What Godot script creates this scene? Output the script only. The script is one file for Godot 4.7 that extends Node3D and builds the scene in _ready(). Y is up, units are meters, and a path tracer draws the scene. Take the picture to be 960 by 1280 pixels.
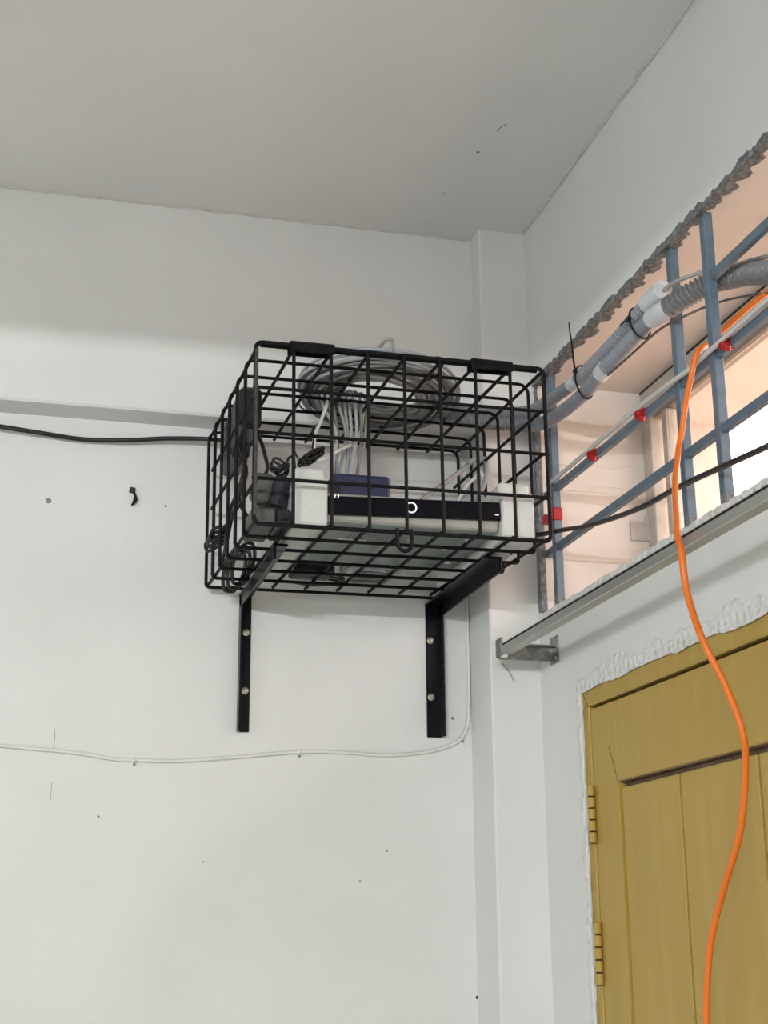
extends Node3D
# A network cabinet made of wire mesh on two wall brackets in the corner of a white room, beside a barred ventilator over an olive door.
# x: right along the back wall, y: up, z: towards the camera.

const BACK := -2.38        # back wall face
const PIER := -2.264       # face of the corner pier
const PIER_X := 0.765      # left side of the corner pier
const SIDE := 0.854        # door wall face
const CEIL := 2.866
const SILL := 2.13
const HEAD := 2.56
const JAMB := -2.25
const OUT := 1.09          # outer face of the door wall

var rng := RandomNumberGenerator.new()
var M := {}


# ---------------------------------------------------------------- helpers
func V(x: float, y: float, z: float) -> Vector3:
	return Vector3(x, y, z)


func begin() -> SurfaceTool:
	var st := SurfaceTool.new()
	st.begin(Mesh.PRIMITIVE_TRIANGLES)
	return st


func tri(st: SurfaceTool, a: Vector3, b: Vector3, c: Vector3, inside: Vector3) -> void:
	var n := (b - a).cross(c - a)
	if n.length() < 1e-12:
		return
	if n.dot((a + b + c) / 3.0 - inside) < 0.0:
		n = -n
		var t := b
		b = c
		c = t
	n = n.normalized()
	for p in [a, c, b]:      # clockwise seen from outside
		st.set_normal(n)
		st.add_vertex(p)


func quad(st: SurfaceTool, a: Vector3, b: Vector3, c: Vector3, d: Vector3, inside: Vector3) -> void:
	tri(st, a, b, c, inside)
	tri(st, a, c, d, inside)


# a box with chamfered edges; x, y, z half sizes in h, turned by b
func box(st: SurfaceTool, at: Vector3, size: Vector3, ch := 0.002, b := Basis()) -> void:
	var h := size / 2.0
	ch = minf(ch, minf(h.x, minf(h.y, h.z)) * 0.9)
	var P := {}
	for sx in [-1, 1]:
		for sy in [-1, 1]:
			for sz in [-1, 1]:
				var s := Vector3(sx, sy, sz)
				for ax in 3:
					var q := Vector3(h.x - ch, h.y - ch, h.z - ch)
					q[ax] = h[ax]
					P[[sx, sy, sz, ax]] = at + b * (q * s)
	for ax in 3:
		var o1 := (ax + 1) % 3
		var o2 := (ax + 2) % 3
		for s in [-1, 1]:
			var ring := []
			for k in [[-1, -1], [1, -1], [1, 1], [-1, 1]]:
				var key := [0, 0, 0, ax]
				key[ax] = s
				key[o1] = k[0]
				key[o2] = k[1]
				ring.append(P[key])
			quad(st, ring[0], ring[1], ring[2], ring[3], at)
		if ch <= 0.0:
			continue
		for s1 in [-1, 1]:
			for s2 in [-1, 1]:
				var k1 := [0, 0, 0, o1]
				k1[o1] = s1
				k1[o2] = s2
				var pts := []
				for e in [[-1, o1], [1, o1], [1, o2], [-1, o2]]:
					var kk := k1.duplicate()
					kk[ax] = e[0]
					kk[3] = e[1]
					pts.append(P[kk])
				quad(st, pts[0], pts[1], pts[2], pts[3], at)
	if ch > 0.0:
		for sx in [-1, 1]:
			for sy in [-1, 1]:
				for sz in [-1, 1]:
					tri(st, P[[sx, sy, sz, 0]], P[[sx, sy, sz, 1]], P[[sx, sy, sz, 2]], at)


# a box from corner to corner
func span(st: SurfaceTool, a: Vector3, c: Vector3, ch := 0.0) -> void:
	box(st, (a + c) / 2.0, (c - a).abs(), ch)


# a smooth curve through the points
func smooth(pts: Array, n := 8, closed := false) -> Array:
	var out := []
	var m := pts.size()
	var last := m if closed else m - 1
	for i in last:
		var p1: Vector3 = pts[i]
		var p2: Vector3 = pts[(i + 1) % m]
		var p0: Vector3 = pts[(i - 1 + m) % m] if closed or i > 0 else p1 * 2.0 - p2
		var p3: Vector3 = pts[(i + 2) % m] if closed or i < m - 2 else p2 * 2.0 - p1
		# centripetal-like spacing keeps uneven points from looping
		var d1 := p1.distance_to(p2)
		var m1 := (p2 - p0) * (d1 / maxf(1e-6, p0.distance_to(p1) + d1))
		var m2 := (p3 - p1) * (d1 / maxf(1e-6, p2.distance_to(p3) + d1))
		for k in n:
			var t := float(k) / n
			var t2 := t * t
			var t3 := t2 * t
			out.append(p1 * (2 * t3 - 3 * t2 + 1) + m1 * (t3 - 2 * t2 + t) + p2 * (-2 * t3 + 3 * t2) + m2 * (t3 - t2))
	if not closed:
		out.append(pts[m - 1])
	return out


func resample(pts: Array, step: float) -> Array:
	var out := [pts[0]]
	var left := step
	for i in range(1, pts.size()):
		var a: Vector3 = pts[i - 1]
		var b: Vector3 = pts[i]
		var d := a.distance_to(b)
		var at := left
		while at <= d:
			out.append(a.lerp(b, at / d))
			at += step
		left = at - d
	return out


# a tube along the points; radius a number or one per point
func tube(st: SurfaceTool, pts: Array, radius, sides := 8, closed := false, caps := true) -> void:
	var m := pts.size()
	var rings := []
	var norms := []
	var up := Vector3.ZERO
	for i in m:
		var prev: Vector3 = pts[(i - 1 + m) % m] if closed or i > 0 else pts[i]
		var next: Vector3 = pts[(i + 1) % m] if closed or i < m - 1 else pts[i]
		var t := (next - prev).normalized()
		if up == Vector3.ZERO:
			up = Vector3.UP if absf(t.y) < 0.9 else Vector3.RIGHT
		var b := t.cross(up).normalized()
		var n := b.cross(t).normalized()
		up = n
		b = t.cross(n)
		var r: float = radius[i] if radius is Array else radius
		var ring := []
		var nr := []
		for k in sides:
			var a := TAU * k / sides
			var d := n * cos(a) + b * sin(a)
			nr.append(d)
			ring.append(pts[i] + d * r)
		rings.append(ring)
		norms.append(nr)
	var last := m if closed else m - 1
	var shift := 0
	if closed:      # match the seam
		var best := 1e9
		for s in sides:
			var dd: float = rings[m - 1][s].distance_to(rings[0][0])
			if dd < best:
				best = dd
				shift = s
	for i in last:
		var j := (i + 1) % m
		var off := (sides - shift) % sides if closed and i == m - 1 else 0
		for k in sides:
			var k2 := (k + 1) % sides
			var ja := (k + off) % sides
			var jb := (k2 + off) % sides
			for q in [[i, k], [j, ja], [j, jb], [i, k], [j, jb], [i, k2]]:
				st.set_normal(norms[q[0]][q[1]])
				st.add_vertex(rings[q[0]][q[1]])
	if caps and not closed:
		for e in [0, m - 1]:
			var c: Vector3 = pts[e]
			var inside: Vector3 = pts[1] if e == 0 else pts[m - 2]
			for k in sides:
				tri(st, c, rings[e][k], rings[e][(k + 1) % sides], inside)


# a solid turned round an axis: profile of (distance along, radius)
func lathe(st: SurfaceTool, at: Vector3, axis: Vector3, profile: Array, sides := 16) -> void:
	var a := axis.normalized()
	var n := a.cross(Vector3.UP if absf(a.y) < 0.9 else Vector3.RIGHT).normalized()
	var b := a.cross(n)
	for i in profile.size() - 1:
		var p0: Vector2 = profile[i]
		var p1: Vector2 = profile[i + 1]
		for k in sides:
			var q := []
			for e in [[p0, k], [p1, k], [p1, k + 1], [p0, k + 1]]:
				var w: float = TAU * e[1] / sides
				q.append(at + a * e[0].x + (n * cos(w) + b * sin(w)) * e[0].y)
			var s := (p1 - p0).normalized()
			var mid := at + a * ((p0.x + p1.x) / 2.0 + s.y * -0.0 ) 
			# push the inside point against the slope so that flat ends face out
			mid -= a * (-s.y) * 0.5
			var w2: float = TAU * (k + 0.5) / sides
			mid -= (n * cos(w2) + b * sin(w2)) * (s.x * 0.5)
			quad(st, q[0], q[1], q[2], q[3], mid)


# a ragged strip from a to b lying on a surface: across is where it spreads, n its outward side
func ragged(st: SurfaceTool, a: Vector3, b: Vector3, across: Vector3, n: Vector3, lo: Vector2, hi: Vector2, thick: Vector2, steps: int, freq := 0.13, jag := 0.12) -> void:
	var noise := FastNoiseLite.new()
	noise.seed = rng.randi() % 10000
	noise.frequency = freq
	noise.fractal_octaves = 4
	var rows := []
	for i in steps + 1:
		var p := a.lerp(b, float(i) / steps)
		var f1 := clampf(0.5 + noise.get_noise_2d(i, 0) * 1.3 + rng.randf_range(-jag, jag), 0, 1)
		var f2 := clampf(0.5 + noise.get_noise_2d(i, 50) * 1.3 + rng.randf_range(-jag, jag), 0, 1)
		var l := lerpf(lo.x, lo.y, f1)
		var h := lerpf(hi.x, hi.y, f2)
		var row := []
		for k in 4:
			var t := k / 3.0
			var z := 0.0 if k == 0 or k == 3 else lerpf(thick.x, thick.y, clampf(0.5 + noise.get_noise_2d(i, 100 + k * 30) * 1.3, 0, 1))
			row.append(p + across * (lerpf(l, h, t if k % 3 == 0 else lerpf(0.12, 0.88, (k - 1.0)))) + n * z)
		rows.append(row)
	for i in steps:
		for k in 3:
			quad(st, rows[i][k], rows[i + 1][k], rows[i + 1][k + 1], rows[i][k + 1], rows[i][k] - n * 0.5)


func put(st: SurfaceTool, called: String, m: Material, parent: Node = self) -> MeshInstance3D:
	var o := MeshInstance3D.new()
	o.name = called
	o.mesh = st.commit()
	o.mesh.surface_set_material(0, m)
	o.cast_shadow = GeometryInstance3D.SHADOW_CASTING_SETTING_ON
	parent.add_child(o, true)
	return o


func tag(o: Node, label: String, category: String, group := "") -> Node:
	o.set_meta("label", label)
	o.set_meta("category", category)
	if group != "":
		o.set_meta("group", group)
	return o


var counts := {}
func numbered(called: String) -> String:
	var n: int = counts.get(called, 0)
	counts[called] = n + 1
	return called if n == 0 else "%s_%03d" % [called, n]


func thing(called: String, label: String, category: String, at := Vector3.ZERO, group := "") -> Node3D:
	var o := Node3D.new()
	o.name = numbered(called)
	o.position = at
	add_child(o)
	tag(o, label, category, group)
	return o


func solo(st: SurfaceTool, called: String, m: Material, label: String, category: String, group := "") -> MeshInstance3D:
	var o := put(st, numbered(called), m)
	tag(o, label, category, group)
	return o


func shell(st: SurfaceTool, called: String, m: Material) -> MeshInstance3D:
	var o := put(st, called, m)
	o.set_meta("kind", "structure")
	return o


# ---------------------------------------------------------------- materials
func noise_tex(freq: float, c0: Color, c1: Color, size := 256, oct := 4, kind := FastNoiseLite.TYPE_SIMPLEX_SMOOTH, sd := 1) -> NoiseTexture2D:
	var f := FastNoiseLite.new()
	f.noise_type = kind
	f.frequency = freq
	f.fractal_octaves = oct
	f.seed = sd
	var g := Gradient.new()
	g.set_color(0, c0)
	g.set_color(1, c1)
	var t := NoiseTexture2D.new()
	t.width = size
	t.height = size
	t.seamless = true
	t.noise = f
	t.color_ramp = g
	return t


func bump_tex(freq: float, strength: float, size := 256, oct := 4, kind := FastNoiseLite.TYPE_SIMPLEX_SMOOTH) -> NoiseTexture2D:
	var f := FastNoiseLite.new()
	f.noise_type = kind
	f.frequency = freq
	f.fractal_octaves = oct
	f.seed = 7
	var t := NoiseTexture2D.new()
	t.width = size
	t.height = size
	t.seamless = true
	t.noise = f
	t.as_normal_map = true
	t.bump_strength = strength
	return t


func mat(c: Color, rough := 0.6, metal := 0.0, spread := 0.0, scale := Vector3.ONE * 4, freq := 0.02) -> StandardMaterial3D:
	var m := StandardMaterial3D.new()
	m.roughness = rough
	m.metallic = metal
	m.albedo_color = c
	if spread > 0.0:
		m.albedo_color = Color.WHITE
		m.albedo_texture = noise_tex(freq, c.darkened(spread), c.lightened(spread * 0.6), 256, 4)
		m.uv1_triplanar = true
		m.uv1_world_triplanar = true
		m.uv1_scale = scale
	return m


func relief(m: StandardMaterial3D, t: Texture2D, strength := 0.4, scale := Vector3.ZERO) -> StandardMaterial3D:
	m.normal_enabled = true
	m.normal_texture = t
	m.normal_scale = strength
	m.uv1_triplanar = true
	m.uv1_world_triplanar = true
	if scale != Vector3.ZERO:
		m.uv1_scale = scale
	return m


func make_materials() -> void:
	var plaster_bump := bump_tex(0.012, 3.0, 512, 5)
	M.wall = relief(mat(Color(0.885, 0.886, 0.876), 0.75, 0, 0.025, Vector3.ONE * 1.3, 0.008), plaster_bump, 0.16)
	M.ceiling = relief(mat(Color(0.90, 0.90, 0.89), 0.9, 0, 0.02, Vector3.ONE * 1.1, 0.007), plaster_bump, 0.10)
	M.reveal = relief(mat(Color(0.87, 0.84, 0.81), 0.85, 0, 0.05, Vector3.ONE * 2.2, 0.012), plaster_bump, 0.25)
	M.rough_plaster = relief(mat(Color(0.885, 0.885, 0.87), 0.9, 0, 0.05, Vector3.ONE * 6), bump_tex(0.03, 8.0), 0.8)
	M.cement = relief(mat(Color(0.50, 0.515, 0.53), 0.95, 0, 0.35, Vector3.ONE * 9, 0.03), bump_tex(0.04, 10.0), 1.0)
	M.floor = mat(Color(0.82, 0.82, 0.81), 0.5, 0, 0.08, Vector3.ONE * 1.0)
	M.olive = relief(mat(Color(0.705, 0.585, 0.27), 0.5, 0, 0.035, Vector3(5, 1.0, 5), 0.012), bump_tex(0.02, 2.0), 0.12)
	M.plank = relief(mat(Color(0.715, 0.595, 0.28), 0.5, 0, 0.04, Vector3(7, 0.8, 7), 0.012), bump_tex(0.02, 2.0), 0.14)
	M.raw_wood = mat(Color(0.42, 0.31, 0.21), 0.8, 0, 0.25, Vector3(10, 10, 3), 0.02)
	M.gap = mat(Color(0.07, 0.05, 0.04), 0.9)
	M.black_wire = mat(Color(0.045, 0.045, 0.055), 0.5, 0, 0.12, Vector3.ONE * 8, 0.02)
	M.rust_wire = mat(Color(0.20, 0.15, 0.13), 0.6, 0, 0.3, Vector3.ONE * 9, 0.02)
	M.black_iron = mat(Color(0.04, 0.04, 0.065), 0.3, 0, 0.1, Vector3.ONE * 8, 0.02)
	M.bolt = mat(Color(0.72, 0.70, 0.64), 0.3, 0.9)
	M.bar = relief(mat(Color(0.365, 0.445, 0.51), 0.4, 0, 0.07, Vector3.ONE * 7, 0.02), bump_tex(0.03, 2.0), 0.15)
	M.bar_dirty = relief(mat(Color(0.50, 0.52, 0.54), 0.8, 0, 0.25, Vector3.ONE * 9, 0.03), bump_tex(0.04, 8.0), 0.8)
	M.rail = relief(mat(Color(0.70, 0.70, 0.68), 0.38, 0.55, 0.07, Vector3(8, 8, 1.2), 0.02), bump_tex(0.03, 2.0), 0.1)
	M.steel = mat(Color(0.62, 0.61, 0.59), 0.33, 0.85, 0.25, Vector3.ONE * 10, 0.02)
	M.conduit = mat(Color(0.555, 0.57, 0.60), 0.5, 0, 0.05, Vector3.ONE * 6)
	M.conduit_big = mat(Color(0.47, 0.47, 0.485), 0.45, 0, 0.05, Vector3.ONE * 6)
	M.coupler = mat(Color(0.83, 0.84, 0.86), 0.4, 0, 0.04, Vector3.ONE * 6)
	M.tie = mat(Color(0.05, 0.05, 0.055), 0.4)
	M.orange = mat(Color(0.90, 0.455, 0.12), 0.38)
	M.black_cable = mat(Color(0.06, 0.06, 0.065), 0.35)
	M.white_cable = mat(Color(0.87, 0.87, 0.85), 0.5)
	M.grey_cable = mat(Color(0.62, 0.62, 0.61), 0.45)
	M.coil = []
	for c in [Color(0.68, 0.70, 0.73), Color(0.60, 0.60, 0.58), Color(0.72, 0.72, 0.71), Color(0.52, 0.51, 0.49), Color(0.64, 0.66, 0.69)]:
		M.coil.append(mat(c, 0.5))
	M.foam = relief(mat(Color(0.85, 0.855, 0.84), 0.9, 0, 0.03, Vector3.ONE * 8), bump_tex(0.05, 4.0, 256, 1, FastNoiseLite.TYPE_CELLULAR), 0.10)
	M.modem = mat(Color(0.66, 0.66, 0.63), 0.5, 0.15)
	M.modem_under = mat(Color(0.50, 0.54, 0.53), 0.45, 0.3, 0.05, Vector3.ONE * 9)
	M.gloss_black = mat(Color(0.045, 0.045, 0.08), 0.3)
	M.ring = mat(Color(0.95, 0.95, 0.97), 0.4)
	M.ring.emission_enabled = true
	M.ring.emission = Color(1, 1, 1)
	M.ring.emission_energy_multiplier = 0.8
	M.blue = mat(Color(0.15, 0.17, 0.30), 0.45)
	M.port = mat(Color(0.05, 0.05, 0.06), 0.5)
	M.label = mat(Color(0.88, 0.88, 0.86), 0.6)
	M.black_plastic = mat(Color(0.085, 0.085, 0.10), 0.3, 0, 0.1, Vector3.ONE * 8)
	M.grey_plastic = mat(Color(0.31, 0.31, 0.295), 0.5, 0, 0.06, Vector3.ONE * 8)
	M.navy_plastic = mat(Color(0.11, 0.115, 0.155), 0.4)
	M.red = mat(Color(0.64, 0.03, 0.06), 0.4)
	M.frame = relief(mat(Color(0.76, 0.735, 0.70), 0.6, 0, 0.08, Vector3.ONE * 6, 0.02), bump_tex(0.03, 3.0), 0.2)
	M.peach = relief(mat(Color(0.86, 0.77, 0.745), 0.9, 0, 0.02, Vector3.ONE * 2), plaster_bump, 0.15)
	M.ground = mat(Color(0.72, 0.66, 0.58), 0.95, 0, 0.1, Vector3.ONE * 0.5)
	M.brown = mat(Color(0.22, 0.18, 0.13), 0.8)
	M.mark = mat(Color(0.52, 0.52, 0.50), 0.9)
	for k in ["black_wire", "black_iron", "gloss_black"]:
		M[k].metallic_specular = 0.28
	M.sash = mat(Color(0.54, 0.50, 0.465), 0.6)
	M.dark_cable = mat(Color(0.36, 0.33, 0.31), 0.5)
	M.olive_dark = mat(Color(0.34, 0.27, 0.10), 0.6)
	M.taped = mat(Color(0.80, 0.80, 0.79), 0.5)
	M.glass = StandardMaterial3D.new()
	M.glass.transparency = BaseMaterial3D.TRANSPARENCY_ALPHA
	M.glass.albedo_color = Color(1, 1, 1, 0.05)
	M.glass.roughness = 0.05
	M.lamp = StandardMaterial3D.new()
	M.lamp.albedo_color = Color(1, 1, 1)
	M.lamp.emission_enabled = true
	M.lamp.emission = Color(0.98, 0.992, 0.995)
	M.lamp.emission_energy_multiplier = 1.5
	M.white_metal = mat(Color(0.9, 0.9, 0.9), 0.5)


# ---------------------------------------------------------------- scene
func _ready() -> void:
	rng.seed = 20
	var cam := Camera3D.new()
	cam.name = "camera"
	cam.position = V(0, 1.6, 0)
	cam.basis = Basis(Vector3.UP, -0.25035603) * Basis(Vector3.RIGHT, 0.29187115) * Basis(Vector3.BACK, -0.00638124)
	cam.fov = 39.7652
	cam.near = 0.02
	cam.far = 200
	cam.current = true
	add_child(cam)

	var env := Environment.new()
	env.background_mode = Environment.BG_SKY
	var sky := Sky.new()
	var sm := ProceduralSkyMaterial.new()
	sm.sky_top_color = Color(1.0, 0.91, 0.875)
	sm.sky_horizon_color = Color(1.0, 0.91, 0.875)
	sm.ground_bottom_color = Color(0.62, 0.54, 0.47)
	sm.ground_horizon_color = Color(0.75, 0.67, 0.6)
	sm.sky_energy_multiplier = 2.35
	sm.ground_energy_multiplier = 1.7
	sky.sky_material = sm
	env.sky = sky
	env.tonemap_mode = Environment.TONE_MAPPER_LINEAR
	env.tonemap_exposure = 0.875
	env.sdfgi_enabled = true
	env.ssao_enabled = true
	env.ssil_enabled = true
	var we := WorldEnvironment.new()
	we.name = "world"
	we.environment = env
	add_child(we)

	make_materials()
	tube_lamp("long white tube lamp on the rear wall facing the wire cage", V(-1.9, 2.38, 3.16), 0.0, 12.6)
	tube_lamp("white tube lamp lower on the rear wall under the first one", V(-0.9, 2.12, 3.16), 0.0, 3.0)
	tube_lamp("long white tube lamp on the left wall of the room", V(-3.56, 2.38, -0.2), -PI / 2, 1.5)

	build_room()
	build_window()
	build_door()
	build_brackets()
	build_cage()
	build_contents()
	build_coil()
	build_conduits()
	build_rail()
	build_cables()
	build_marks()


func tube_lamp(label: String, at: Vector3, turn: float, energy: float) -> void:
	var t := thing("tube_lamp", label, "lamp", at)
	t.rotation.y = turn
	# its own +z points back to the wall, so the light leaves along -z
	var st := begin()
	box(st, V(0, 0, 0.012), V(1.22, 0.06, 0.05), 0.006)
	put(st, "housing", M.white_metal, t)
	for s in [-1, 1]:
		st = begin()
		box(st, V(s * 0.6, 0, -0.03), V(0.02, 0.05, 0.05), 0.004)
		put(st, "socket", M.white_metal, t)
	st = begin()
	tube(st, [V(-0.59, 0, -0.035), V(0.59, 0, -0.035)], 0.014, 12)
	put(st, "glowing_tube", M.lamp, t)
	var l := AreaLight3D.new()
	l.name = "tube_light"
	l.area_size = Vector2(1.18, 0.028)
	l.position = V(0, 0, -0.052)
	l.light_energy = energy
	l.light_color = Color(0.98, 0.992, 0.995)
	l.area_range = 12.0
	l.area_attenuation = 2.0
	l.shadow_enabled = true
	t.add_child(l)


func build_room() -> void:
	var st := begin()
	span(st, V(-3.8, -0.2, BACK - 0.2), V(OUT, 3.06, BACK))
	var wb := shell(st, "wall_back", M.wall)
	st = begin()      # the tie beam that stands out of the upper back wall
	box(st, V((-3.6 + PIER_X + 0.02) / 2, (2.471 + CEIL + 0.02) / 2, (BACK - 0.02 - 2.312) / 2), V(3.6 + PIER_X + 0.02, CEIL + 0.02 - 2.471, 0.088), 0.004)
	shell(st, "trim_1", M.wall)
	st = begin()      # the corner pier
	box(st, V((PIER_X + SIDE + 0.03) / 2, CEIL / 2, (BACK - 0.03 + PIER) / 2), V(SIDE + 0.03 - PIER_X, CEIL + 0.02, PIER - BACK + 0.03), 0.003)
	shell(st, "trim_2", M.wall)
	st = begin()
	span(st, V(-3.8, CEIL, BACK - 0.2), V(OUT, CEIL + 0.2, 3.4))
	shell(st, "ceiling", M.ceiling)
	st = begin()
	span(st, V(-3.8, -0.2, BACK - 0.2), V(OUT, 0, 3.4))
	shell(st, "floor", M.floor)
	st = begin()
	span(st, V(-3.8, -0.2, BACK - 0.2), V(-3.6, 3.06, 3.4))
	shell(st, "wall_left", M.wall)
	st = begin()
	span(st, V(-3.8, -0.2, 3.2), V(OUT, 3.06, 3.4))
	shell(st, "wall_rear", M.wall)
	st = begin()      # a down-stand beam of the room behind the camera
	span(st, V(-3.6, 2.47, 0.85), V(SIDE, CEIL + 0.02, 1.1))
	shell(st, "trim_3", M.wall)
	# the door wall with the ventilator opening and the doorway
	st = begin()
	span(st, V(SIDE, 0, BACK - 0.1), V(OUT, CEIL, JAMB))
	span(st, V(SIDE, HEAD, JAMB), V(OUT, CEIL, -0.5))
	span(st, V(SIDE, 1.972, JAMB), V(OUT, SILL, -0.5))
	span(st, V(SIDE, 0, JAMB), V(OUT, 1.972, -2.09))
	span(st, V(SIDE, 0, -1.09), V(OUT, 1.972, -0.5))
	span(st, V(SIDE, 0, -0.5), V(OUT, CEIL, 3.3))
	var wr := shell(st, "wall_right", M.wall)
	# painted faces inside the opening
	st = begin()
	span(st, V(SIDE + 0.002, SILL, JAMB - 0.002), V(OUT, HEAD, JAMB + 0.003))
	span(st, V(SIDE + 0.002, HEAD - 0.003, JAMB), V(OUT, HEAD + 0.002, -0.5))
	span(st, V(SIDE + 0.01, SILL - 0.002, JAMB), V(OUT, SILL + 0.002, -0.5))
	put(st, "reveal_plaster", M.reveal, wr)
	# shallow board marks across the left reveal
	for k in [[2.365, 0.012], [2.235, 0.009], [2.41, 0.006]]:
		st = begin()
		box(st, V(0.972, k[0], JAMB + 0.003), V(0.19, k[1], 0.003), 0.001)
		put(st, "plaster_ridge", M.reveal, wr)
	# broken cement edge under the head of the opening
	st = begin()
	ragged(st, V(SIDE + 0.001, HEAD - 0.003, JAMB), V(SIDE + 0.001, HEAD - 0.003, -0.9), V(1, 0, 0), V(0, -1, 0), Vector2(-0.001, 0.001), Vector2(0.013, 0.026), Vector2(0.0006, 0.0025), 300)
	ragged(st, V(SIDE, HEAD - 0.004, JAMB), V(SIDE, HEAD - 0.004, -0.9), V(0, 1, 0), V(-1, 0, 0), Vector2(-0.004, -0.003), Vector2(0.003, 0.011), Vector2(0.0005, 0.002), 300)
	put(st, "broken_cement_edge", M.cement, wr)
	st = begin()
	ragged(st, V(SIDE + 0.003, 2.19, JAMB + 0.003), V(SIDE + 0.003, HEAD, JAMB + 0.003), V(1, 0, 0), V(0, 0, 1), Vector2(-0.003, 0.003), Vector2(0.002, 0.008), Vector2(0.001, 0.004), 60)
	put(st, "broken_cement_edge", M.cement, wr)
	# rough rim along the sill
	st = begin()
	ragged(st, V(SIDE - 0.0005, SILL, JAMB), V(SIDE - 0.0005, SILL, -0.9), V(0, 1, 0), V(-1, 0, 0), Vector2(-0.03, -0.015), Vector2(0.0, 0.0032), Vector2(0.0003, 0.001), 260)
	put(st, "rough_plaster_rim", M.rough_plaster, wr)
	# rough plaster round the door frame
	st = begin()
	ragged(st, V(SIDE, 1.972, -2.1), V(SIDE, 1.972, -1.08), V(0, 1, 0), V(-1, 0, 0), Vector2(-0.006, 0.002), Vector2(0.016, 0.034), Vector2(0.0004, 0.0022), 150, 0.05, 0.04)
	ragged(st, V(SIDE, 0, -2.09), V(SIDE, 1.98, -2.09), V(0, 0, -1), V(-1, 0, 0), Vector2(-0.005, 0.001), Vector2(0.010, 0.02), Vector2(0.001, 0.0035), 380)
	put(st, "rough_plaster_rim", M.rough_plaster, wr)
	# hairline of filler where the ceiling meets the walls
	st = begin()
	ragged(st, V(SIDE - 0.002, CEIL - 0.0005, -2.26), V(SIDE - 0.002, CEIL - 0.0005, -0.9), V(-1, 0, 0), V(0, -1, 0), Vector2(-0.003, -0.001), Vector2(0.001, 0.008), Vector2(0.0005, 0.002), 150)
	ragged(st, V(-0.6, CEIL - 0.0005, -2.311), V(PIER_X, CEIL - 0.0005, -2.311), V(0, 0, 1), V(0, -1, 0), Vector2(-0.002, -0.001), Vector2(0.001, 0.006), Vector2(0.0005, 0.002), 150)
	put(st, "filler_seam", M.rough_plaster, wr)
	st = begin()
	span(st, V(-40, -0.5, -40), V(40, -0.3, 40))
	shell(st, "ground", M.ground)


func build_window() -> void:
	# outer sunshade of the ventilator: a slab above and a fin at its left
	var st := begin()
	span(st, V(OUT - 0.01, 2.70, -2.9), V(1.485, 2.82, 0.2))
	span(st, V(OUT - 0.01, 1.6, -2.9), V(1.485, 2.70, -2.72))
	shell(st, "trim_4", M.peach)
	var w := Node3D.new()
	w.name = "window_1"
	w.set_meta("kind", "structure")
	add_child(w)
	st = begin()
	for s in [[-2.247, -2.212], [-1.42, -1.36], [-0.54, -0.505]]:
		span(st, V(1.062, SILL + 0.002, s[0]), V(1.098, HEAD - 0.004, s[1]), 0.002)
	for g in [[-2.212, -1.42], [-1.36, -0.54]]:
		span(st, V(1.062, 2.512, g[0]), V(1.098, HEAD - 0.004, g[1]), 0.001)
		span(st, V(1.062, SILL + 0.002, g[0]), V(1.098, SILL + 0.034, g[1]), 0.001)
	put(st, "window_frame", M.frame, w)
	# grooves of the head profile
	for y in [2.532]:
		st = begin()
		span(st, V(1.057, y - 0.004, -2.244), V(1.0618, y + 0.004, -0.505), 0.001)
		put(st, "frame_bead", M.frame, w)
	st = begin()      # open joint between the frame and the plaster above it
	span(st, V(1.0605, 2.5535, -2.244), V(1.0618, 2.5572, -0.505))
	put(st, "joint", M.brown, w)
	st = begin()
	span(st, V(1.070, 2.4965, -2.211), V(1.092, 2.5115, -1.42), 0.001)
	put(st, "sash_rail", M.sash, w)
	st = begin()
	span(st, V(1.066, SILL + 0.034, -2.171), V(1.0695, 2.496, -2.153), 0.001)
	span(st, V(1.0695, SILL + 0.034, -2.171), V(1.094, 2.496, -2.153), 0.001)
	put(st, "mullion", M.frame, w)
	for g in [[-2.212, -2.171], [-2.153, -1.42], [-1.36, -0.54]]:
		st = begin()
		span(st, V(1.078, SILL + 0.034, g[0]), V(1.082, 2.496 if g[1] < -1.4 else 2.5115, g[1]))
		put(st, "pane", M.glass, w)
	# hinge leaf screwed to the reveal beside the frame
	st = begin()
	box(st, V(1.045, 2.292, JAMB + 0.005), V(0.034, 0.036, 0.004), 0.001)
	box(st, V(1.060, 2.300, JAMB + 0.007), V(0.006, 0.05, 0.006), 0.001)
	put(st, "frame_lug", M.frame, w)

	# the grille of blue-grey square bar set in the opening
	var g := thing("window_grille", "blue-grey painted steel bar grille set in the ventilator opening above the door", "grille", V(0.87, SILL, JAMB))
	for k in [[-2.2, 0.0], [-1.703, 0.0], [-1.596, 0.0], [-1.1, 0.0], [-0.99, 0.0]]:
		st = begin()
		box(st, V(0, (HEAD - SILL) / 2, k[0] - JAMB), V(0.014, HEAD - SILL - 0.004, 0.0145), 0.001)
		put(st, "bar", M.bar, g)
	st = begin()      # the first bar, half buried in the plaster at the jamb
	box(st, V(-0.014, 0.19, 0.006), V(0.012, 0.37, 0.014), 0.001)
	var dirty := put(st, "bar", M.bar_dirty, g)
	dirty.set_meta("label", "cement-smeared end bar at the pier")
	for y in [2.24, 2.345, 2.46]:
		st = begin()
		var from := -1.59 if y > 2.4 else JAMB + 0.004
		box(st, V(0.001, y - SILL, (-0.504 + from) / 2 - JAMB), V(0.010, 0.013, -0.504 - from), 0.001)
		put(st, "rail", M.bar, g)
	# dark grey weld and cement lumps at the bar feet
	for z in [-2.2, -1.703, -1.596]:
		st = begin()
		box(st, V(0.0, 0.012, z - JAMB), V(0.0155, 0.022, 0.016), 0.003)
		put(st, "bar_foot", M.bar_dirty, g)


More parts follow.
